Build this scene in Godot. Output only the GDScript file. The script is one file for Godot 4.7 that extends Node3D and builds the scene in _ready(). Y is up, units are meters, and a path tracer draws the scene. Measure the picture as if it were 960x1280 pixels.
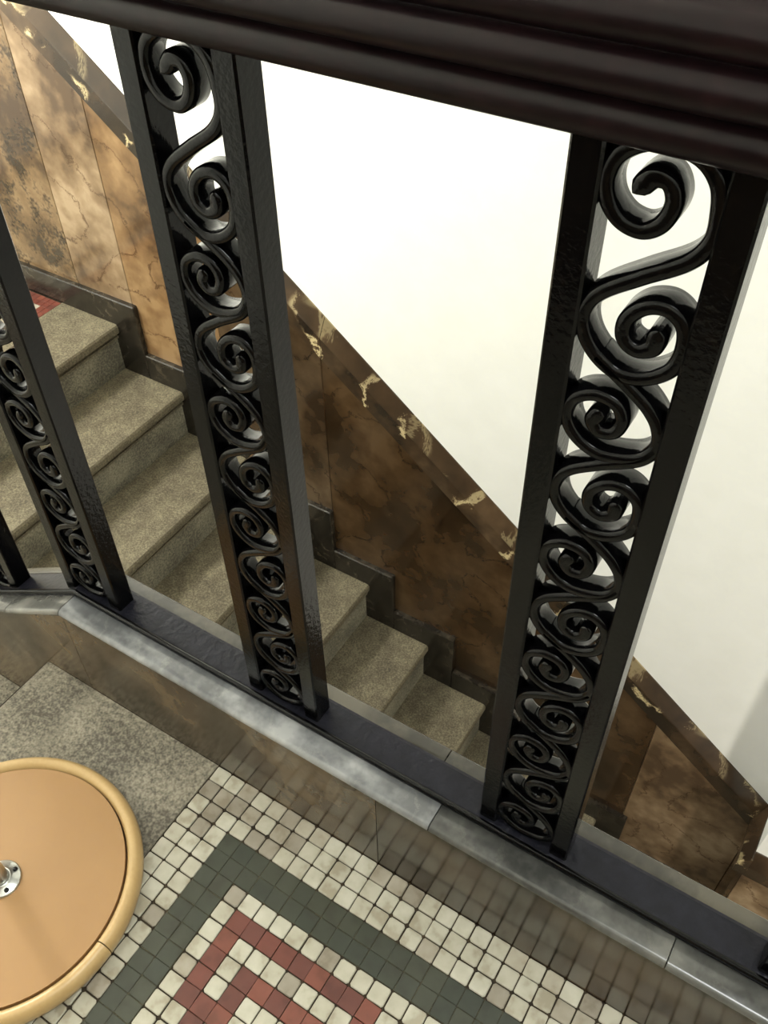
extends Node3D
# A stairwell seen from its landing: mosaic floor, marble curb with an iron railing, a flight going down behind it.
# All lengths in the builders are in mosaic tiles; U is one tile in metres.
const U := 0.025
var M := {}
var rng := RandomNumberGenerator.new()

# ------------------------------------------------------------------ setting numbers (tiles)
const WALL_Z := -53.3          # face of the far wainscot
const CURB_IN := 0.05
const CURB_OUT := -3.92
const CURB_TOP := 8.0
const BEND_X := -10.1
const SLOPE := 0.64
const RISE := 7.66
const TREAD := 10.05
const TREAD_T := -23.3         # half landing level
const NOSE_X := -65.2          # its nosing
const CEIL := 112.0
const PLATE_TOP := 8.32

func v3(x: float, y: float, z: float) -> Vector3:
	return Vector3(x, y, z) * U

func curb_y(x: float) -> float:
	return CURB_TOP - SLOPE * maxf(0.0, BEND_X - maxf(x, -48.0))

func cap_top(x: float) -> float:       # top line of the sloping wainscot on the far wall
	return 15.35 - 0.7855 * (x + 63.72)

# ------------------------------------------------------------------ nodes
func tag(o: Node, label: String, category := "", group := "", kind := "") -> Node:
	if label != "": o.set_meta("label", label)
	if category != "": o.set_meta("category", category)
	if group != "": o.set_meta("group", group)
	if kind != "": o.set_meta("kind", kind)
	return o

func base(called: String, at: Vector3, parent: Node = self) -> Node3D:
	var o := Node3D.new()
	o.name = called
	parent.add_child(o, true)
	o.position = at
	return o

func put(called: String, mesh: Mesh, mat: Material, parent: Node, at := Vector3.ZERO) -> MeshInstance3D:
	var o := MeshInstance3D.new()
	o.name = called
	o.mesh = mesh
	o.material_override = mat
	parent.add_child(o, true)
	o.position = at
	o.cast_shadow = GeometryInstance3D.SHADOW_CASTING_SETTING_ON
	return o

# ------------------------------------------------------------------ mesh builders (tile units in, metres out)
func quad(st: SurfaceTool, a: Vector3, b: Vector3, c: Vector3, d: Vector3) -> void:
	for p in [a, b, c, a, c, d]: st.add_vertex(p)

func begin(smooth := false) -> SurfaceTool:
	var st := SurfaceTool.new()
	st.begin(Mesh.PRIMITIVE_TRIANGLES)
	st.set_smooth_group(0 if smooth else -1)
	return st

func done(st: SurfaceTool) -> ArrayMesh:
	st.generate_normals()
	return st.commit()

# box between two corners, with chamfered edges
func block(a: Vector3, b: Vector3, ch := 0.06) -> ArrayMesh:
	var st := begin()
	var c := (a + b) * 0.5 * U
	var h := (b - a).abs() * 0.5 * U
	var k := minf(ch * U, minf(h.x, minf(h.y, h.z)) * 0.6)
	# every face is inset by k; edges and corners join them
	var f := func(sx: float, sy: float, sz: float, axis: int) -> Vector3:
		var p := Vector3(sx * (h.x - k), sy * (h.y - k), sz * (h.z - k))
		if axis == 0: p.x = sx * h.x
		elif axis == 1: p.y = sy * h.y
		else: p.z = sz * h.z
		return c + p
	for s: float in [-1.0, 1.0]:
		var q: Array
		q = [f.call(s, -1, -1, 0), f.call(s, 1, -1, 0), f.call(s, 1, 1, 0), f.call(s, -1, 1, 0)]
		face(st, q, Vector3(s, 0, 0))
		q = [f.call(-1, s, -1, 1), f.call(1, s, -1, 1), f.call(1, s, 1, 1), f.call(-1, s, 1, 1)]
		face(st, q, Vector3(0, s, 0))
		q = [f.call(-1, -1, s, 2), f.call(1, -1, s, 2), f.call(1, 1, s, 2), f.call(-1, 1, s, 2)]
		face(st, q, Vector3(0, 0, s))
	for s: float in [-1.0, 1.0]:
		for t: float in [-1.0, 1.0]:
			face(st, [f.call(s, t, -1, 0), f.call(s, t, 1, 0), f.call(s, t, 1, 1), f.call(s, t, -1, 1)], Vector3(s, t, 0))
			face(st, [f.call(s, -1, t, 0), f.call(s, 1, t, 0), f.call(s, 1, t, 2), f.call(s, -1, t, 2)], Vector3(s, 0, t))
			face(st, [f.call(-1, s, t, 1), f.call(1, s, t, 1), f.call(1, s, t, 2), f.call(-1, s, t, 2)], Vector3(0, s, t))
			for w: float in [-1.0, 1.0]:
				tri(st, f.call(s, t, w, 0), f.call(s, t, w, 1), f.call(s, t, w, 2), Vector3(s, t, w))
	return done(st)

# a triangle or a fan turned so that its front looks along n (front faces run clockwise)
func tri(st: SurfaceTool, a: Vector3, b: Vector3, c: Vector3, n: Vector3) -> void:
	if (b - a).cross(c - a).dot(n) > 0.0:
		st.add_vertex(a); st.add_vertex(c); st.add_vertex(b)
	else:
		st.add_vertex(a); st.add_vertex(b); st.add_vertex(c)

func face(st: SurfaceTool, q: Array, n: Vector3) -> void:
	for i in range(1, q.size() - 1): tri(st, q[0], q[i], q[i + 1], n)

# polygon in x-y, from z0 (front, nearer the camera) back to z1
func prism_xy(poly: PackedVector2Array, z0: float, z1: float, ch := 0.0) -> ArrayMesh:
	var st := begin()
	var inner := poly
	if ch > 0.0:
		var off := Geometry2D.offset_polygon(poly, -ch, Geometry2D.JOIN_MITER)
		if off.size() == 1 and off[0].size() == poly.size():
			# match the start of the offset outline with the outline
			var best := 0
			for i in off[0].size():
				if off[0][i].distance_to(poly[0]) < off[0][best].distance_to(poly[0]): best = i
			inner = PackedVector2Array()
			for i in poly.size(): inner.append(off[0][(best + i) % poly.size()])
	var ids := Geometry2D.triangulate_polygon(inner)
	for i in range(0, ids.size(), 3):
		tri(st, p3(inner[ids[i]], z0), p3(inner[ids[i + 1]], z0), p3(inner[ids[i + 2]], z0), Vector3(0, 0, 1))
	ids = Geometry2D.triangulate_polygon(poly)
	for i in range(0, ids.size(), 3):
		tri(st, p3(poly[ids[i]], z1), p3(poly[ids[i + 1]], z1), p3(poly[ids[i + 2]], z1), Vector3(0, 0, -1))
	var turn := 1.0 if Geometry2D.is_polygon_clockwise(poly) else -1.0
	var zs := z0 - ch
	for i in poly.size():
		var j := (i + 1) % poly.size()
		var d := poly[j] - poly[i]
		var n := Vector3(-d.y, d.x, 0) * turn
		face(st, [p3(poly[i], zs), p3(poly[j], zs), p3(poly[j], z1), p3(poly[i], z1)], n)
		if ch > 0.0:
			face(st, [p3(poly[i], zs), p3(poly[j], zs), p3(inner[j], z0), p3(inner[i], z0)], n + Vector3(0, 0, n.length()))
	return done(st)

func p3(p: Vector2, z: float) -> Vector3:
	return v3(p.x, p.y, z)

# closed outline of (z, y) points swept along x; path entries are Vector2(x, lift)
func sweep_x(prof: PackedVector2Array, path: Array, smooth := true, capped := true) -> ArrayMesh:
	var st := begin(smooth)
	var cw := Geometry2D.is_polygon_clockwise(prof)
	for k in path.size() - 1:
		var a: Vector2 = path[k]
		var b: Vector2 = path[k + 1]
		for i in prof.size():
			var j := (i + 1) % prof.size()
			var d := prof[j] - prof[i]
			var n := Vector3(0, d.x, -d.y) * (1.0 if cw else -1.0)
			face(st, [v3(a.x, prof[i].y + a.y, prof[i].x), v3(b.x, prof[i].y + b.y, prof[i].x), v3(b.x, prof[j].y + b.y, prof[j].x), v3(a.x, prof[j].y + a.y, prof[j].x)], n)
	if capped:
		st.set_smooth_group(-1)
		var ids := Geometry2D.triangulate_polygon(prof)
		for e in 2:
			var a: Vector2 = path[0] if e == 0 else path[path.size() - 1]
			for i in range(0, ids.size(), 3):
				tri(st, v3(a.x, prof[ids[i]].y + a.y, prof[ids[i]].x), v3(a.x, prof[ids[i + 1]].y + a.y, prof[ids[i + 1]].x), v3(a.x, prof[ids[i + 2]].y + a.y, prof[ids[i + 2]].x), Vector3(-1 if e == 0 else 1, 0, 0))
	return done(st)

# outline of (x, y) points extruded along z, hard edges
func sweep_z(prof: PackedVector2Array, z0: float, z1: float) -> ArrayMesh:
	return prism_xy(prof, z1, z0)

# outline of (r, y) points turned about the y axis
func lathe(prof: PackedVector2Array, n := 64, a0 := 0.0, a1 := TAU, smooth := true) -> ArrayMesh:
	var st := begin(smooth)
	for k in n:
		var p := lerpf(a0, a1, float(k) / n)
		var q := lerpf(a0, a1, float(k + 1) / n)
		for i in prof.size() - 1:
			var d := prof[i + 1] - prof[i]
			var m := (p + q) * 0.5
			var nn := Vector3(cos(m) * d.y, -d.x, sin(m) * d.y)
			face(st, [turned(prof[i], p), turned(prof[i], q), turned(prof[i + 1], q), turned(prof[i + 1], p)], nn)
	return done(st)

func turned(p: Vector2, a: float) -> Vector3:
	return v3(p.x * cos(a), p.y, p.x * sin(a))

func spline(pts: Array, sub := 9) -> PackedVector2Array:
	var out := PackedVector2Array()
	for i in pts.size() - 1:
		var a: Vector2 = pts[maxi(i - 1, 0)]
		var b: Vector2 = pts[i]
		var c: Vector2 = pts[i + 1]
		var d: Vector2 = pts[mini(i + 2, pts.size() - 1)]
		for s in sub: out.append(b.cubic_interpolate(c, a, d, float(s) / sub))
	out.append(pts[pts.size() - 1])
	return out

# flat strap of cast iron following a curve in x-y, rounded edges, a swollen tip at the inner end(s)
func strap(pts: Array, thick: float, z0: float, z1: float, knob_start: bool, knob_end: bool) -> ArrayMesh:
	var c := spline(pts)
	var st := begin(true)
	var rings := []
	var run := 0.0
	var total := 0.0
	for i in c.size() - 1: total += c[i].distance_to(c[i + 1])
	for i in c.size():
		if i > 0: run += c[i].distance_to(c[i - 1])
		var t := (c[mini(i + 1, c.size() - 1)] - c[maxi(i - 1, 0)]).normalized()
		var n := Vector2(-t.y, t.x)
		var w := thick * 0.5
		var e := minf(run if knob_start else 99.0, (total - run) if knob_end else 99.0)
		if e < 0.8: w *= lerpf(1.22, 1.0, smoothstep(0.2, 0.8, e))
		var b := 0.12
		var stops := [[0.0, 1.0]]
		if i == 0 and knob_start: stops = [[-0.97, 0.22], [-0.85, 0.52], [-0.5, 0.86], [0.0, 1.0]]
		if i == c.size() - 1 and knob_end: stops = [[0.0, 1.0], [0.5, 0.86], [0.85, 0.52], [0.97, 0.22]]
		for q2 in stops:
			var ring := []
			var ww: float = w * q2[1]
			var bb := minf(b, ww * 0.8)
			for q in [Vector2(ww, z1 + b), Vector2(ww, z0 - b), Vector2(ww - bb * 0.45, z0 - b * 0.3), Vector2(ww - bb * 1.1, z0), Vector2(-ww + bb * 1.1, z0), Vector2(-ww + bb * 0.45, z0 - b * 0.3), Vector2(-ww, z0 - b), Vector2(-ww, z1 + b), Vector2(-ww + bb, z1), Vector2(ww - bb, z1)]:
				ring.append(p3(c[i] + t * (w * q2[0]) + n * q.x, q.y))
			rings.append(ring)
	for i in rings.size() - 1:
		var m := Vector3.ZERO
		for p in rings[i]: m += p / 10.0
		for k in 10:
			var l := (k + 1) % 10
			var mid: Vector3 = (rings[i][k] + rings[i + 1][l]) * 0.5
			face(st, [rings[i][k], rings[i + 1][k], rings[i + 1][l], rings[i][l]], mid - m)
	st.set_smooth_group(-1)
	var t0 := (c[1] - c[0])
	face(st, rings[0], Vector3(-t0.x, -t0.y, 0))
	var t1 := (c[c.size() - 1] - c[c.size() - 2])
	face(st, rings[rings.size() - 1], Vector3(t1.x, t1.y, 0))
	return done(st)

# one mosaic piece: eight-cornered outline with a worn edge, top at y = 0
func tile_mesh(half: float, cut: float, wear: float) -> ArrayMesh:
	var st := begin()
	var o := [Vector2(half, half - cut), Vector2(half - cut, half), Vector2(-half + cut, half), Vector2(-half, half - cut), Vector2(-half, -half + cut), Vector2(-half + cut, -half), Vector2(half - cut, -half), Vector2(half, -half + cut)]
	var top := []
	var edge := []
	var low := []
	for p: Vector2 in o:
		top.append(v3(p.x - signf(p.x) * wear, 0, p.y - signf(p.y) * wear))
		edge.append(v3(p.x, -wear * 0.7, p.y))
		low.append(v3(p.x, -0.2, p.y))
	face(st, top, Vector3.UP)
	for i in 8:
		var j := (i + 1) % 8
		var n: Vector3 = edge[i] + edge[j]
		n.y = 0
		face(st, [top[i], top[j], edge[j], edge[i]], n + Vector3(0, n.length(), 0))
		face(st, [edge[i], edge[j], low[j], low[i]], n)
	return done(st)

# ------------------------------------------------------------------ computed textures
func field(seed_: int, freq: float, size: int, oct := 4, type := FastNoiseLite.TYPE_SIMPLEX_SMOOTH, ridged := false, warp := 0.0) -> PackedByteArray:
	var n := FastNoiseLite.new()
	n.seed = seed_
	n.noise_type = type
	n.frequency = freq
	n.fractal_type = FastNoiseLite.FRACTAL_RIDGED if ridged else FastNoiseLite.FRACTAL_FBM
	n.fractal_octaves = oct
	if warp > 0.0:
		n.domain_warp_enabled = true
		n.domain_warp_amplitude = warp
		n.domain_warp_frequency = freq * 1.4
	var im := n.get_seamless_image(size, size)
	im.convert(Image.FORMAT_L8)
	return im.get_data()

func ramp(g: Array, t: float) -> Color:     # g: [pos, Color, pos, Color ...]
	if t <= g[0]: return g[1]
	for i in range(2, g.size(), 2):
		if t <= g[i]:
			return (g[i - 1] as Color).lerp(g[i + 1], (t - g[i - 2]) / (g[i] - g[i - 2]))
	return g[g.size() - 1]

func tex(size: int, pixel: Callable) -> ImageTexture:
	var im := Image.create(size, size, false, Image.FORMAT_RGB8)
	for y in size:
		for x in size: im.set_pixel(x, y, pixel.call(y * size + x))
	im.generate_mipmaps()
	return ImageTexture.create_from_image(im)

func bumps(f: PackedByteArray, size: int, strength: float) -> ImageTexture:
	var im := Image.create_from_data(size, size, false, Image.FORMAT_L8, f)
	im.convert(Image.FORMAT_RGBA8)
	im.bump_map_to_normal_map(strength)
	return ImageTexture.create_from_image(im)

func mat(albedo: Texture2D, metres: float, rough: float, tint := Color.WHITE, normal: Texture2D = null, normal_scale := 1.0) -> StandardMaterial3D:
	var m := StandardMaterial3D.new()
	m.albedo_color = tint
	if albedo: m.albedo_texture = albedo
	m.roughness = rough
	m.uv1_triplanar = true
	m.uv1_world_triplanar = true
	m.uv1_scale = Vector3.ONE / metres
	if normal:
		m.normal_enabled = true
		m.normal_texture = normal
		m.normal_scale = normal_scale
	return m

func rgb(r: int, g: int, b: int) -> Color:
	return Color(r / 255.0, g / 255.0, b / 255.0)

func materials() -> void:
	var n := 512
	var fine := field(11, 0.09, n, 3)
	var mid := field(12, 0.02, n, 4)
	var large := field(13, 0.006, n, 4)
	var grit := field(14, 0.22, n, 2)
	# granite of the steps: salt and pepper grain of a few millimetres
	var t_stone := tex(n, func(i): return ramp([0.30, rgb(80, 72, 58), 0.5, rgb(118, 110, 92), 0.72, rgb(158, 148, 126)], 0.32 * fine[i] / 255.0 + 0.36 * grit[i] / 255.0 + 0.16 * mid[i] / 255.0 + 0.16 * large[i] / 255.0))
	var t_slab := tex(n, func(i): return ramp([0.32, rgb(84, 79, 70), 0.5, rgb(122, 116, 104), 0.7, rgb(156, 149, 134)], 0.35 * fine[i] / 255.0 + 0.35 * grit[i] / 255.0 + 0.3 * large[i] / 255.0))
	var n_stone := bumps(fine, n, 2.0)
	M.stone = mat(t_stone, 0.5, 0.75, rgb(212, 210, 198), n_stone, 0.5)
	M.riser = mat(t_slab, 0.6, 0.75, rgb(226, 228, 214), n_stone, 0.3)
	M.slab = mat(t_slab, 0.55, 0.8, rgb(244, 243, 236), n_stone, 0.5)
	# brown wainscot marble: clouds with thin dark cracks
	var cloud := field(21, 0.0042, n, 5, FastNoiseLite.TYPE_SIMPLEX_SMOOTH, false, 40.0)
	var crack := field(22, 0.006, n, 1, FastNoiseLite.TYPE_SIMPLEX_SMOOTH, true, 60.0)
	var t_brown := tex(n, func(i):
		var c := ramp([0.25, rgb(84, 67, 50), 0.42, rgb(118, 98, 75), 0.6, rgb(140, 119, 94), 0.78, rgb(164, 144, 118)], 0.7 * cloud[i] / 255.0 + 0.3 * mid[i] / 255.0)
		var v := smoothstep(0.95, 0.99, crack[i] / 255.0)
		return c.lerp(rgb(58, 40, 24), v * 0.55))
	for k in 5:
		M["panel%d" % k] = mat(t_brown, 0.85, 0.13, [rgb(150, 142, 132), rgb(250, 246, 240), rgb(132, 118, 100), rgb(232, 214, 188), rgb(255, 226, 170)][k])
	var t_mottle := tex(n, func(i):
		var c := ramp([0.25, rgb(66, 50, 35), 0.45, rgb(104, 83, 58), 0.65, rgb(132, 109, 80)], 0.7 * cloud[i] / 255.0 + 0.3 * mid[i] / 255.0)
		return c.lerp(rgb(34, 26, 18), smoothstep(0.45, 0.68, 0.4 * large[i] / 255.0 + 0.35 * mid[i] / 255.0 + 0.25 * fine[i] / 255.0) * 0.75))
	M.panel5 = mat(t_mottle, 0.8, 0.13)
	# dark cap marble with cream veins
	var vein := field(31, 0.006, n, 1, FastNoiseLite.TYPE_SIMPLEX_SMOOTH, true, 70.0)
	var t_cap := tex(n, func(i):
		var c := ramp([0.3, rgb(40, 32, 24), 0.55, rgb(62, 48, 34), 0.8, rgb(90, 72, 52)], 0.6 * cloud[i] / 255.0 + 0.4 * mid[i] / 255.0)
		var v := smoothstep(0.9, 0.955, vein[i] / 255.0) * smoothstep(0.34, 0.44, large[i] / 255.0) * smoothstep(0.3, 0.45, mid[i] / 255.0)
		return c.lerp(rgb(214, 196, 150), v * 0.9))
	M.cap = mat(t_cap, 1.1, 0.16)
	var t_black := tex(n, func(i):
		var c := ramp([0.3, rgb(26, 23, 19), 0.6, rgb(42, 37, 30), 0.8, rgb(58, 52, 42)], 0.5 * cloud[i] / 255.0 + 0.5 * mid[i] / 255.0)
		var v := smoothstep(0.92, 0.98, vein[i] / 255.0)
		return c.lerp(rgb(120, 112, 96), v * 0.22))
	M.skirting = mat(t_black, 0.4, 0.2)
	# curb: grey marble on top, brownish slabs in front
	var t_grey := tex(n, func(i):
		var c := ramp([0.3, rgb(90, 90, 90), 0.5, rgb(128, 128, 127), 0.7, rgb(160, 159, 156)], 0.6 * cloud[i] / 255.0 + 0.3 * mid[i] / 255.0 + 0.1 * fine[i] / 255.0)
		return c.lerp(rgb(196, 192, 178), smoothstep(0.94, 0.99, vein[i] / 255.0) * 0.15))
	for k in 3: M["curb_cap%d" % k] = mat(t_grey, 0.5, 0.2, [rgb(250, 252, 255), rgb(216, 215, 210), rgb(156, 156, 152)][k])  # the three tints paint in the sheen reflected along the front row
	M.curb_rear = mat(t_grey, 0.5, 0.16, rgb(124, 118, 104))  # same marble darkened, its weaker reflection put into the tint
	var t_face := tex(n, func(i):
		var c := ramp([0.3, rgb(54, 45, 34), 0.5, rgb(76, 63, 48), 0.7, rgb(102, 87, 67)], 0.6 * cloud[i] / 255.0 + 0.3 * mid[i] / 255.0 + 0.1 * fine[i] / 255.0)
		return c.lerp(rgb(120, 110, 92), smoothstep(0.95, 0.99, crack[i] / 255.0) * 0.25))
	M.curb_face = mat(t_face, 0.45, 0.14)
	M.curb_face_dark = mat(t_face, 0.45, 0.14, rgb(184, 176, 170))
	# thick glossy black paint on iron
	var blob := field(41, 0.035, n, 3)
	var n_paint := bumps(blob, n, 5.0)
	var t_paint := tex(n, func(i): return rgb(5, 5, 6).lerp(rgb(20, 16, 13), smoothstep(0.66, 0.8, mid[i] / 255.0) * 0.6))
	M.iron = mat(t_paint, 0.13, 0.14, Color.WHITE, n_paint, 0.12)
	M.iron.metallic_specular = 0.3
	var t_plate := tex(n, func(i): return rgb(16, 16, 23).lerp(rgb(26, 26, 34), mid[i] / 255.0))
	M.plate = mat(t_plate, 0.25, 0.36, Color.WHITE, n_paint, 0.4)
	M.plate.metallic_specular = 0.3
	# mahogany rail
	var t_wood := tex(n, func(i): return ramp([0.3, rgb(15, 7, 9), 0.6, rgb(22, 11, 13), 0.8, rgb(30, 16, 18)], 0.5 * mid[i] / 255.0 + 0.5 * fine[i] / 255.0))
	M.rail = mat(t_wood, 0.5, 0.3)
	M.rail.metallic_specular = 0.3
	M.plaster = mat(tex(n, func(i): return rgb(236, 236, 230).lerp(rgb(240, 240, 235), mid[i] / 255.0)), 1.4, 0.85)
	M.ceiling = mat(null, 1.0, 0.9, rgb(236, 235, 230))
	# mosaic
	var t_tile := tex(n, func(i): return ramp([0.25, rgb(214, 208, 196), 0.42, rgb(240, 238, 231), 0.7, rgb(255, 254, 250)], 0.6 * mid[i] / 255.0 + 0.4 * large[i] / 255.0))
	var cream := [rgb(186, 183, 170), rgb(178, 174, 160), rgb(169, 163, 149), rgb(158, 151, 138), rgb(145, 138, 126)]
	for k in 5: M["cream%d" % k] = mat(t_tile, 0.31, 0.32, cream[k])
	for k in 3: M["green%d" % k] = mat(t_tile, 0.31, 0.35, [rgb(52, 56, 45), rgb(48, 53, 43), rgb(57, 60, 48)][k])
	for k in 3: M["red%d" % k] = mat(t_tile, 0.31, 0.35, [rgb(106, 55, 45), rgb(95, 50, 42), rgb(117, 64, 51)][k])
	M.grout = mat(t_stone, 0.4, 0.9, rgb(112, 100, 82))
	M.grout_green = mat(t_stone, 0.4, 0.9, rgb(150, 150, 132))
	# stand
	M.disc = mat(tex(n, func(i): return rgb(153, 116, 73).lerp(rgb(159, 122, 78), large[i] / 255.0)), 0.5, 0.38)
	var t_beech := tex(n, func(i): return rgb(178, 146, 96).lerp(rgb(194, 165, 116), 0.5 * fine[i] / 255.0 + 0.5 * mid[i] / 255.0))
	M.rim = mat(t_beech, 0.3, 0.35)
	M.steel = mat(null, 1.0, 0.28, rgb(200, 200, 196))
	M.steel.metallic = 1.0
	M.screw = mat(null, 1.0, 0.4, rgb(40, 40, 40))
	M.screw.metallic = 0.8
	M.glow = StandardMaterial3D.new()
	M.glow.albedo_color = rgb(250, 248, 240)
	M.glow.emission_enabled = true
	M.glow.emission = rgb(255, 244, 226)
	M.glow.emission_energy_multiplier = 6.0

# ------------------------------------------------------------------ scene
func _ready() -> void:
	rng.seed = 20240611
	var cam := Camera3D.new()
	cam.name = "camera"
	add_child(cam)
	cam.fov = 58.57
	cam.near = 0.02
	cam.position = Vector3(0.56917, 1.21333, 0.42305)
	cam.basis = Basis.from_euler(Vector3(deg_to_rad(-46.008), deg_to_rad(32.922), deg_to_rad(-1.189)))
	cam.current = true
	var we := WorldEnvironment.new()
	we.name = "environment"
	var env := Environment.new()
	env.background_mode = Environment.BG_COLOR
	env.background_color = Color.BLACK
	env.tonemap_mode = Environment.TONE_MAPPER_LINEAR
	env.tonemap_exposure = 1.0
	env.sdfgi_enabled = true
	env.ssao_enabled = true
	env.ssil_enabled = true
	we.environment = env
	add_child(we)
	materials()
	# the pendant globe over the half landing, and the ceiling panel over the landing
	globe_lamp(v3(-88, 50, -15), 4.3)
	ceiling_panel(v3(46, CEIL - 0.9, 10), 30.0, 3.5)
	wall_lamp(v3(76, -46, CURB_OUT - 3.4), 1.2)
	shell()
	far_wall()
	pier()
	far_stairs()
	near_stairs()
	mosaic_floor()
	curb()
	railing()
	stand()

func globe_lamp(at: Vector3, energy: float) -> void:
	var g := base("globe_lamp", at)
	tag(g, "white glass globe lamp hanging over the half landing", "lamp")
	var s := SphereMesh.new()
	s.radius = 0.17
	s.height = 0.34
	s.radial_segments = 48
	s.rings = 24
	put("globe", s, M.glow, g)
	put("stem", lathe(PackedVector2Array([Vector2(0.01, 6.5), Vector2(0.5, 6.5), Vector2(0.9, 7.4), Vector2(0.25, 8.0), Vector2(0.25, (CEIL * U - at.y) / U - 0.6), Vector2(1.6, (CEIL * U - at.y) / U - 0.5), Vector2(1.6, (CEIL * U - at.y) / U - 0.02)]), 24), M.steel, g)
	var l := OmniLight3D.new()
	l.name = "globe_light"
	l.light_color = rgb(252, 252, 244)
	l.light_energy = energy
	l.light_size = 0.17
	l.omni_range = 12.0
	l.omni_attenuation = 2.0
	l.shadow_enabled = true
	g.add_child(l)

func wall_lamp(at: Vector3, energy: float) -> void:
	var g := base("wall_lamp", at)
	tag(g, "round white glass wall lamp beside the foot of the lower flight", "lamp")
	var s := SphereMesh.new()
	s.radius = 0.06
	s.height = 0.12
	put("globe", s, M.glow, g)
	put("bracket", block(Vector3(-0.5, -0.5, 2.0), Vector3(0.5, 0.5, 3.3), 0.1), M.steel, g)
	var l := OmniLight3D.new()
	l.name = "wall_light"
	l.light_color = rgb(252, 248, 236)
	l.light_energy = energy
	l.light_size = 0.06
	l.omni_range = 12.0
	l.omni_attenuation = 2.0
	l.shadow_enabled = true
	g.add_child(l)

func ceiling_panel(at: Vector3, side: float, energy: float) -> void:
	var g := base("ceiling_light", at)
	tag(g, "flat square ceiling light over the landing", "ceiling light")
	put("frame", block(Vector3(-side / 2 - 1, 0.1, -side / 2 - 1), Vector3(side / 2 + 1, 0.9, side / 2 + 1), 0.1), M.ceiling, g)
	put("diffuser", block(Vector3(-side / 2, -0.2, -side / 2), Vector3(side / 2, 0.15, side / 2), 0.05), M.glow, g)
	var l := AreaLight3D.new()
	l.name = "panel_light"
	l.area_size = Vector2(side, side) * U
	l.light_energy = energy
	l.light_color = rgb(243, 252, 255)
	l.shadow_enabled = true
	l.area_range = 12.0
	g.add_child(l)
	l.position = Vector3(0, -0.4 * U, 0)
	l.rotation_degrees = Vector3(-90, 0, 0)

func structure(o: Node, label: String) -> void:
	tag(o, label, "", "", "structure")

# ---- room shell
func shell() -> void:
	var o: Node
	o = put("ceiling", block(Vector3(-119, CEIL, -58), Vector3(104, CEIL + 6, 56), 0.0), M.ceiling, self)
	structure(o, "white ceiling over the stairwell")
	o = put("wall_left", block(Vector3(-119, -112, -58), Vector3(-115, CEIL, 56), 0.0), M.plaster, self)
	structure(o, "white end wall of the half landing")
	o = put("wall_right", block(Vector3(100, -112, -46.5), Vector3(104, CEIL, 56), 0.0), M.plaster, self)
	structure(o, "white wall at the end of the landing")
	o = base("wall_back", Vector3.ZERO)
	structure(o, "white wall behind the landing with brown marble wainscot")
	put("plaster", block(Vector3(-115, -112, 52), Vector3(100, CEIL, 56), 0.0), M.plaster, o)
	for k in 4:
		put("panel", block(Vector3(-13.5 + k * 28.4, 0.1, 51.4), Vector3(14.8 + k * 28.4, 48, 52), 0.1), M["panel%d" % k], o)
	put("wainscot_cap", block(Vector3(-13.5, 48.05, 50.9), Vector3(100, 53, 52), 0.3), M.cap, o)
	o = put("floor_lower", block(Vector3(-119, -112, -58), Vector3(104, TREAD_T - 10 * RISE, CURB_OUT), 0.0), M.stone, self)
	structure(o, "stone floor at the foot of the lower flight")

func half_wall(x0: float, x1: float, y0: float) -> PackedVector2Array:
	# wainscot panel between two joints, its head following the sloping cap
	return PackedVector2Array([Vector2(x0, y0), Vector2(x1, y0), Vector2(x1, cap_top(x1) - 5.1), Vector2(x0, cap_top(x0) - 5.1)])

func far_wall() -> void:
	var w := base("wall_far", Vector3.ZERO)
	structure(w, "white plastered stair wall with sloping brown marble wainscot")
	put("plaster", block(Vector3(-119, -112, -58), Vector3(34.7, CEIL, WALL_Z - 0.6), 0.0), M.plaster, w)
	# panels; the joints stand upright, the heads follow the slope
	var joints := [-115.0, -93.5, -72.0, -62.0, -47.0, -31.2, 18.4, 34.1]
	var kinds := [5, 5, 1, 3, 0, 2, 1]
	for k in joints.size() - 1:
		var a: float = joints[k] + 0.02
		var b: float = joints[k + 1] - 0.02
		var low := maxf(TREAD_T - 3.0 - RISE * maxf(0.0, (b + 61.0) / TREAD + 1.5), -110.0)
		put("panel", prism_xy(half_wall(a, b, low), WALL_Z, WALL_Z - 0.7, 0.06), M["panel%d" % kinds[k]], w)
	# cap: a chamfered head over an upright face
	var prof := PackedVector2Array([Vector2(WALL_Z - 0.7, 0), Vector2(WALL_Z - 0.45, -0.05), Vector2(WALL_Z + 0.72, -2.0), Vector2(WALL_Z + 0.8, -2.2), Vector2(WALL_Z + 0.8, -5.1), Vector2(WALL_Z + 0.7, -5.2), Vector2(WALL_Z - 0.7, -5.2)])
	var cuts := [-115.0, -72.0, -30.5, 8.0, 34.6]
	for k in cuts.size() - 1:
		var a: float = cuts[k] + 0.03
		var b: float = cuts[k + 1] - 0.03
		put("wainscot_cap", sweep_x(prof, [Vector2(a, cap_top(a)), Vector2(b, cap_top(b))], false), M.cap, w)
	# stepped skirting
	for k in range(0, 11):
		var xr := -61.2 + TREAD * k
		var xl := -115.0 if k == 0 else xr - TREAD
		var top := TREAD_T - RISE * k + 4.0
		if xr > 34.0: xr = 34.0
		put("skirting", block(Vector3(xl + 0.02, top - 4.0 - RISE - 1.0, WALL_Z - 0.3), Vector3(xr - 0.02, top, WALL_Z + 0.75), 0.14), M.skirting, w)
	
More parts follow.
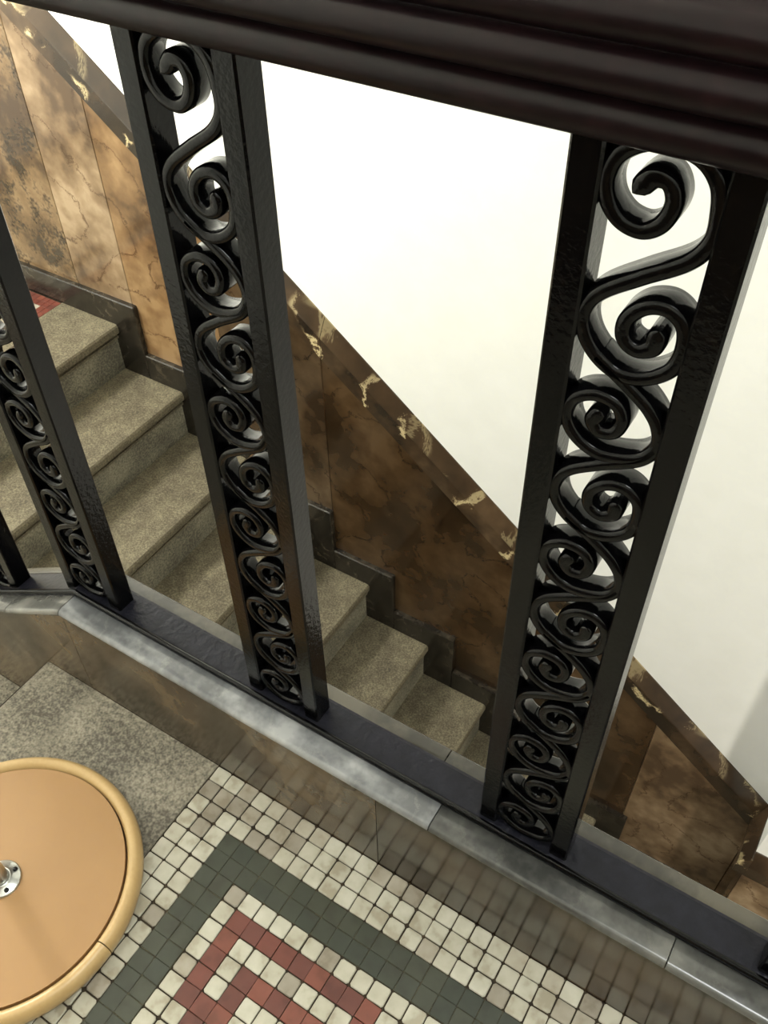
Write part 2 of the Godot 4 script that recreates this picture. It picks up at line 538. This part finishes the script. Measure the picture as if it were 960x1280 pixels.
func pier() -> void:
	var p := base("wall_pier", Vector3.ZERO)
	structure(p, "projecting white wall end with brown marble wainscot at the stair foot")
	var x := 34.7
	var z := -46.9
	var top := -61.4
	put("plaster", block(Vector3(x, -112, -58), Vector3(104, CEIL, z), 0.0), M.plaster, p)
	put("panel", block(Vector3(x - 0.6, -112, -54), Vector3(x, top - 4.3, z + 0.5), 0.05), M.panel2, p)
	put("panel", block(Vector3(x + 0.02, -112, z - 0.1), Vector3(58, top - 4.3, z + 0.55), 0.05), M.panel1, p)
	put("panel", block(Vector3(58.1, -112, z - 0.1), Vector3(100, top - 4.3, z + 0.55), 0.05), M.panel3, p)
	# cap with the same chamfered head as on the stair wall
	var side := PackedVector2Array([Vector2(x, top), Vector2(x - 0.15, top - 0.05), Vector2(x - 1.4, top - 2.0), Vector2(x - 1.45, top - 4.2), Vector2(x, top - 4.2)])
	put("wainscot_cap", prism_xy(side, z + 1.45, -54.0), M.cap, p)
	var front := PackedVector2Array([Vector2(z, top), Vector2(z + 0.15, top - 0.05), Vector2(z + 1.4, top - 2.0), Vector2(z + 1.45, top - 4.2), Vector2(z, top - 4.2)])
	put("wainscot_cap", sweep_x(front, [Vector2(x + 0.03, 0), Vector2(100, 0)], false), M.cap, p)

# ---- flights
func tread_profile(n: float, t: float, depth: float, dir: float) -> PackedVector2Array:
	# nosing at x = n looking along dir, tread top at t: worn round nosing, quirk, small fillet
	var pts := [Vector2(-depth, 0), Vector2(-0.55, 0), Vector2(-0.2, -0.08), Vector2(-0.03, -0.35), Vector2(0, -0.7), Vector2(-0.02, -1.15), Vector2(-0.12, -1.4), Vector2(-0.3, -1.5), Vector2(-0.85, -1.52), Vector2(-0.85, -1.9), Vector2(-0.35, -1.92), Vector2(-0.42, -2.3), Vector2(-0.7, -2.5), Vector2(-depth, -2.5)]
	var out := PackedVector2Array()
	for p: Vector2 in pts: out.append(Vector2(n + p.x * dir, t + p.y))
	return out

func add_step(stairs: Node3D, n: float, t: float, depth: float, rise: float, dir: float, z0: float, z1: float, tread_mat: Material, riser_mat: Material) -> void:
	var st := base("step", v3(n, t, (z0 + z1) * 0.5) - stairs.position, stairs)
	var off := -v3(n, t, (z0 + z1) * 0.5)
	put("tread", prism_xy(tread_profile(n, t, depth, dir), z1, z0), tread_mat, st, off)
	var a := n - 0.72 * dir
	var b := n - 2.4 * dir
	put("riser", block(Vector3(minf(a, b), t - rise - 0.2, z0), Vector3(maxf(a, b), t - 2.5, z1), 0.0), riser_mat, st, off)

func far_stairs() -> void:
	var s := base("stone_staircase", v3(NOSE_X, TREAD_T, -28))
	tag(s, "worn granite flight descending behind the iron railing beside the brown wainscot", "staircase")
	for k in range(0, 10):
		add_step(s, NOSE_X + TREAD * k, TREAD_T - RISE * k, 10.6 if k == 0 else TREAD + 1.4, RISE, 1.0, WALL_Z + 0.76, CURB_OUT - 0.04, M.stone, M.riser)
	# half landing
	var f := put("floor_landing", block(Vector3(-115, TREAD_T - 8, WALL_Z - 0.6), Vector3(NOSE_X - 10.6, TREAD_T - 0.12, 52), 0.0), M.grout, self)
	structure(f, "mosaic floor of the half landing")
	var tm := tile_mesh(0.47, 0.05, 0.03)
	var lists := {}
	for i in 38:
		for j in 103:
			var d := mini(i, mini(j, 102 - j))
			var key := "red%d" % rng.randi_range(0, 2) if (d == 0 or d == 1 or i < 2) else "cream%d" % rng.randi_range(0, 3)
			if i > 4 and j > 4 and (i == 5 or i == 6): key = "green%d" % rng.randi_range(0, 2)
			if not lists.has(key):
				lists[key] = SurfaceTool.new()
			(lists[key] as SurfaceTool).append_from(tm, 0, Transform3D(Basis(), v3(NOSE_X - 11.15 - i * 1.0, TREAD_T, WALL_Z + 1.4 + j * 1.0)))
	for key: String in lists:
		var o := put("tile_field", (lists[key] as SurfaceTool).commit(), M[key], f)
		o.set_meta("kind", "stuff")

func near_stairs() -> void:
	var s := base("landing_staircase", v3(-14.3, 0, 25))
	tag(s, "grey granite steps going down from the mosaic landing, left of the marble curb", "staircase")
	for k in range(0, 3):
		add_step(s, -14.3 - 12.1 * k, -7.76 * k, 14.25 if k == 0 else 13.2, 7.76, -1.0, CURB_IN + 0.02, 51.3, M.slab, M.riser)
	put("step", sweep_z(PackedVector2Array([Vector2(-14.3 - 36.3, TREAD_T - 8), Vector2(-14.3 - 36.3, TREAD_T + 0.0), Vector2(-37, TREAD_T + 0.0), Vector2(-37, TREAD_T - 8)]), CURB_IN, 51.4), M.slab, s, -s.position)
	# the half landing carries on in front of the near flight
	var f := put("floor_bridge", block(Vector3(NOSE_X - 10.6, TREAD_T - 8, CURB_IN), Vector3(-14.3 - 36.3, TREAD_T, 52), 0.0), M.slab, self)
	structure(f, "stone part of the half landing at the foot of the upper steps")
	put("slab", block(Vector3(NOSE_X - 10.6, TREAD_T - 40, CURB_OUT - 0.03), Vector3(-52.32, TREAD_T, CURB_IN - 0.01), 0.0), M.slab, f)

func mosaic_colour(i: int, j: int) -> String:
	var d := mini(i, j)
	if d < 3: return "cream"
	if d < 5: return "green"
	if d == 5: return "cream"
	var red := (j == 6 and i <= 14) or (i == 6 and j <= 10) or (j == 8 and i >= 8 and i <= 14) or (i == 8 and j >= 8 and j <= 10) or (i == 14 and j <= 8) or (j == 10 and i <= 8)
	red = red or (i == 7 and j > 10 and j < 16) or (i == 16 and j > 7 and j < 12) or (j == 12 and i > 9 and i < 17)
	return "red" if red else "cream"

func mosaic_floor() -> void:
	var f := put("floor", block(Vector3(-14.2, -8, CURB_IN), Vector3(100, -0.1, 52), 0.0), M.grout, self)
	structure(f, "mosaic landing floor of cream tiles with green and red bands")
	var meshes := [tile_mesh(0.462, 0.07, 0.035), tile_mesh(0.455, 0.1, 0.045), tile_mesh(0.466, 0.05, 0.03)]
	var tight := [tile_mesh(0.487, 0.02, 0.015), tile_mesh(0.484, 0.03, 0.02)]
	for b in [[3.0, 3.0, 5.0, 52.0], [5.0, 3.0, 99.0, 5.0]]:
		put("grout_band", block(Vector3(b[0], -0.15, b[1]), Vector3(b[2], -0.03, b[3]), 0.0), M.grout_green, f)
	var rest := {}
	for i in 99:
		for j in 51:
			var c := mosaic_colour(i, j)
			var me: Mesh = meshes[rng.randi_range(0, 2)] if c == "cream" else tight[rng.randi_range(0, 1)]
			var shade := 0
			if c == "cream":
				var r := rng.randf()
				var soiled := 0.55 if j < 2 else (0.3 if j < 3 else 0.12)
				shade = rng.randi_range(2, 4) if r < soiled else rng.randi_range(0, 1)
			else: shade = rng.randi_range(0, 2)
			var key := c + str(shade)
			var tilt := Basis.from_euler(Vector3(rng.randfn(0, 0.006), rng.randfn(0, 0.012), rng.randfn(0, 0.006)))
			var at := v3(i + 0.5 + rng.randfn(0, 0.008), rng.randfn(0, 0.006), j + 0.5 + rng.randfn(0, 0.008))
			if j == 0:     # the row cut along the curb
				tilt = tilt * Basis.from_scale(Vector3(1, 1, 0.97))
				at.z += 0.03 * U
			if i <= 27 and j <= 16 and i + j <= 30 and not (j > 12 and i > 13) and not (Vector2(i + 5.5, j - 11.0).length() < 6.0):
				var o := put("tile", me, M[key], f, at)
				o.basis = tilt
			else:
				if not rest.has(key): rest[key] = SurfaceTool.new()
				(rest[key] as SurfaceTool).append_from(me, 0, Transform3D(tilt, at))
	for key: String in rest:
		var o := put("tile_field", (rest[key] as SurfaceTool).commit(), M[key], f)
		o.set_meta("kind", "stuff")

# ---- curb
func curb() -> void:
	var c := base("marble_curb", v3(20, 0, -2))
	tag(c, "low marble curb under the iron railing along the mosaic floor", "curb")
	var off := -c.position
	var core := PackedVector2Array([Vector2(-52, -110), Vector2(100, -110), Vector2(100, CURB_TOP - 0.55), Vector2(BEND_X, CURB_TOP - 0.55), Vector2(-48, curb_y(-48) - 0.55), Vector2(-52, curb_y(-48) - 0.55)])
	put("core", prism_xy(core, CURB_IN - 0.25, CURB_OUT + 0.25), M.plaster, c, off)
	# facing slabs on the landing side and on the flight side
	var cuts := [-48.0, BEND_X, 11.0, 36.0, 68.0, 100.0]
	for k in cuts.size() - 1:
		var a: float = cuts[k] + (0.02 if k > 0 else 0.0)
		var b: float = cuts[k + 1] - 0.02
		var near := PackedVector2Array([Vector2(a, curb_y(a) - 0.55 - (40.0 if k == 0 else 9.0)), Vector2(b, -33.0 if k == 0 else -1.5), Vector2(b, curb_y(b) - 0.55), Vector2(a, curb_y(a) - 0.55)])
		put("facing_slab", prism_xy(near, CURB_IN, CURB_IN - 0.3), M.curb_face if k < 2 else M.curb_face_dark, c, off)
		var far := PackedVector2Array([Vector2(a, -110), Vector2(b, -110), Vector2(b, curb_y(b) - 0.55), Vector2(a, curb_y(a) - 0.55)])
		put("facing_slab", prism_xy(far, CURB_OUT + 0.3, CURB_OUT), M.curb_face, c, off)
	put("end_post", block(Vector3(-52.3, TREAD_T - 0.5, CURB_OUT - 0.2), Vector3(-48.0, curb_y(-48) + 1.6, CURB_IN + 0.3), 0.25), M.curb_face, c, off)
	# cap stones, rounded on the long edges: pale front row, darker rear row, reflected light painted into the tints
	var front := PackedVector2Array()
	for k in 7:
		var q := -PI / 2 + PI * k / 6.0
		front.append(Vector2(CURB_IN - 0.1 + 0.27 * cos(q), CURB_TOP - 0.28 + 0.28 * sin(q)))
	front.append(Vector2(-2.03, CURB_TOP))
	front.append(Vector2(-2.03, CURB_TOP - 0.56))
	var rear := PackedVector2Array([Vector2(-2.07, CURB_TOP - 0.56), Vector2(-2.07, CURB_TOP)])
	for k in 7:
		var q := PI / 2 + PI * k / 6.0
		rear.append(Vector2(CURB_OUT + 0.16 + 0.2 * cos(q), CURB_TOP - 0.28 + 0.28 * sin(q)))
	var stones := [[-48.0, -16.2, 1], [-16.2, BEND_X, 1], [BEND_X, 14.0, 0], [14.0, 25.4, 2], [25.4, 52.0, 2], [52.0, 100.0, 1]]  # last entry picks the painted sheen, brightest just right of the bend
	for s in stones:
		var a: float = s[0] + 0.03
		var b: float = s[1] - 0.03
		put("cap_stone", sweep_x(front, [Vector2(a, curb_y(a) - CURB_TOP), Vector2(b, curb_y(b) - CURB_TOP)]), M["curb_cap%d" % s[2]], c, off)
	for s in [[-48.0, BEND_X], [BEND_X, 13.0], [13.0, 40.0], [40.0, 100.0]]:
		var a: float = s[0] + 0.03
		var b: float = s[1] - 0.03
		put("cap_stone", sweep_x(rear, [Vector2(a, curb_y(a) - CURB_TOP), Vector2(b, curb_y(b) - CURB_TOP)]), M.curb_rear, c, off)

# ---- railing
func railing() -> void:
	var r := base("stair_railing", v3(20, CURB_TOP, -2.05))
	tag(r, "black cast iron scroll railing with a dark ribbed wooden handrail on the marble curb", "railing")
	var off := -r.position
	# base bar bedded on the cap
	var bar := PackedVector2Array([Vector2(-1.13, CURB_TOP + 0.0), Vector2(-1.13, CURB_TOP + 0.2), Vector2(-1.2, CURB_TOP + 0.3), Vector2(-1.42, CURB_TOP + 0.32), Vector2(-2.85, CURB_TOP + 0.3), Vector2(-3.02, CURB_TOP + 0.22), Vector2(-3.06, CURB_TOP + 0.0)])
	tag(put("base_plate", sweep_x(bar, [Vector2(-48, curb_y(-48) - CURB_TOP), Vector2(BEND_X, 0), Vector2(100, 0)], false), M.plate, r, off), "blue-black painted flat base bar")
	var lip := PackedVector2Array()
	for k in 8: lip.append(Vector2(-1.2 + 0.16 * cos(TAU * k / 8.0), CURB_TOP + 0.3 + 0.16 * sin(TAU * k / 8.0)))
	put("base_moulding", sweep_x(lip, [Vector2(-48, curb_y(-48) - CURB_TOP), Vector2(BEND_X, 0), Vector2(100, 0)]), M.iron, r, off)
	# handrail
	var half := [Vector2(0.0, 40.42), Vector2(1.1, 40.42)]
	for b in [[1.15, 40.86], [1.3, 41.8], [1.2, 42.74]]:
		for k in 11:
			var q := deg_to_rad(lerpf(-84.0, 84.0, k / 10.0))
			half.append(Vector2(b[0] + 0.46 * cos(q), b[1] + 0.46 * sin(q)))
	for k in 7:
		var q := PI / 2 * k / 6.0
		half.append(Vector2(1.1 * cos(q), 43.35 + 0.8 * sin(q)))
	var prof := PackedVector2Array()
	for p: Vector2 in half: prof.append(Vector2(-2.05 + p.x, p.y))
	for k in range(half.size() - 2, 0, -1): prof.append(Vector2(-2.05 - half[k].x, half[k].y))
	tag(put("handrail", sweep_x(prof, [Vector2(-48, curb_y(-48) - CURB_TOP), Vector2(-11.1, 0), Vector2(100, 0)]), M.rail, r, off), "dark brown ribbed wooden handrail")
	# panels
	var scrolls := scroll_meshes()
	var left_bar := {}
	for x0: float in [-45.0, -33.1, -21.2, -11.1, 2.3, 15.75, 28.6, 42.0, 55.4]:
		var p := base("baluster_panel", v3(x0, PLATE_TOP, -2.05) - r.position, r)
		var drop := 0.0
		if x0 < -15.0: drop = curb_y(x0 + 2.2) - CURB_TOP
		var o := v3(0, -PLATE_TOP + drop, 2.05)
		for s in 2:
			var xa := 0.0 if s == 0 else 3.5
			var foot := PLATE_TOP - 0.02 + minf(0.0, curb_y(x0 + xa) - CURB_TOP) - drop
			put("upright_bar", block(Vector3(xa, foot - 0.3, -2.62), Vector3(xa + 0.82, 40.55, -1.5), 0.07), M.iron, p, o)
		for m: Mesh in scrolls: put("scroll", m, M.iron, p, o)

func scroll_meshes() -> Array:
	var out := []
	var u0 := 0.78
	var a := func(list: Array, dv: float) -> Array:
		var q := []
		for k in range(0, list.size(), 2): q.append(Vector2(list[k] * 0.98 + u0, list[k + 1] + dv))
		return q
	var ring_r := [0.72, 34.62, 1.35, 34.35, 2.0, 34.48, 2.55, 34.95, 2.72, 35.6, 2.6, 36.2, 2.15, 36.52, 1.6, 36.4, 1.22, 35.95, 1.24, 35.42, 1.62, 35.2, 1.98, 35.4, 2.04, 35.72]
	var first := [0.97, 39.28, 1.2, 39.5, 1.54, 39.44, 1.72, 39.03, 1.56, 38.52, 1.15, 38.24, 0.62, 38.34, 0.23, 38.75, 0.13, 39.3, 0.38, 39.86, 1.08, 40.24, 2.0, 40.14, 2.54, 39.68, 2.72, 39.0, 2.7, 38.38, 2.3, 37.78, 1.34, 37.12, 0.43, 36.43, 0.11, 35.81, 0.25, 35.16]
	first.append_array(ring_r)
	out.append(strap(a.call(first, 0.0), 0.42, -1.58, -2.5, true, true))
	var left := [0.66, 34.7, 1.12, 34.4, 1.72, 34.02, 2.26, 33.6, 2.62, 33.1, 2.7, 32.5, 2.25, 31.9, 1.28, 31.62, 0.52, 31.9, 0.12, 32.5, 0.24, 33.15, 0.8, 33.5, 1.4, 33.42, 1.66, 32.98, 1.5, 32.5, 1.1, 32.38, 0.88, 32.64, 0.96, 32.9]
	var right := [2.72, 38.2, 2.3, 37.62, 1.3, 37.02, 0.43, 36.4, 0.11, 35.75, 0.25, 35.12]
	right.append_array(ring_r)
	for k in 5:
		out.append(strap(a.call(left, -5.78 * k), 0.4, -1.58, -2.5, false, true))
		if k > 0: out.append(strap(a.call(right, -5.78 * k), 0.4, -1.58, -2.5, false, true))
	return out

# ---- stand
func stand() -> void:
	var s := base("pole_stand", v3(-4.95, 0, 11.53))
	tag(s, "round tan wooden stand base with pale bent wood edge and steel socket", "stand")
	put("base_disc", lathe(PackedVector2Array([Vector2(0.001, 0.12), Vector2(6.32, 0.12), Vector2(6.33, 1.2), Vector2(0.001, 1.2)]), 96, 0.0, TAU, false), M.disc, s)
	var rim := PackedVector2Array()
	for k in 13:
		var q := -PI / 2 + TAU * k / 12.0
		var cz := 6.78 + 0.42 * cos(q)
		rim.append(Vector2(cz, 0.74 + 0.66 * sin(q)))
	# the edge strip is bent round and butted, so it leaves a fine gap
	var cut := deg_to_rad(-3.5)
	put("edge_strip", lathe(rim, 120, cut + 0.004, cut + TAU - 0.004), M.rim, s)
	var fl := put("flange", lathe(PackedVector2Array([Vector2(1.02, 1.2), Vector2(1.02, 1.3), Vector2(0.96, 1.36), Vector2(0.62, 1.4), Vector2(0.55, 1.52), Vector2(0.48, 1.56), Vector2(0.42, 1.3)]), 48), M.steel, s)
	for k in 4:
		var q := TAU * k / 4.0 + 0.35
		put("screw", lathe(PackedVector2Array([Vector2(0.13, 1.36), Vector2(0.12, 1.44), Vector2(0.001, 1.47)]), 12), M.screw, fl, v3(0.78 * cos(q), 0, 0.78 * sin(q)))
	put("pole", lathe(PackedVector2Array([Vector2(0.44, 1.25), Vector2(0.44, 66.0), Vector2(0.001, 66.2)]), 24), M.steel, s)
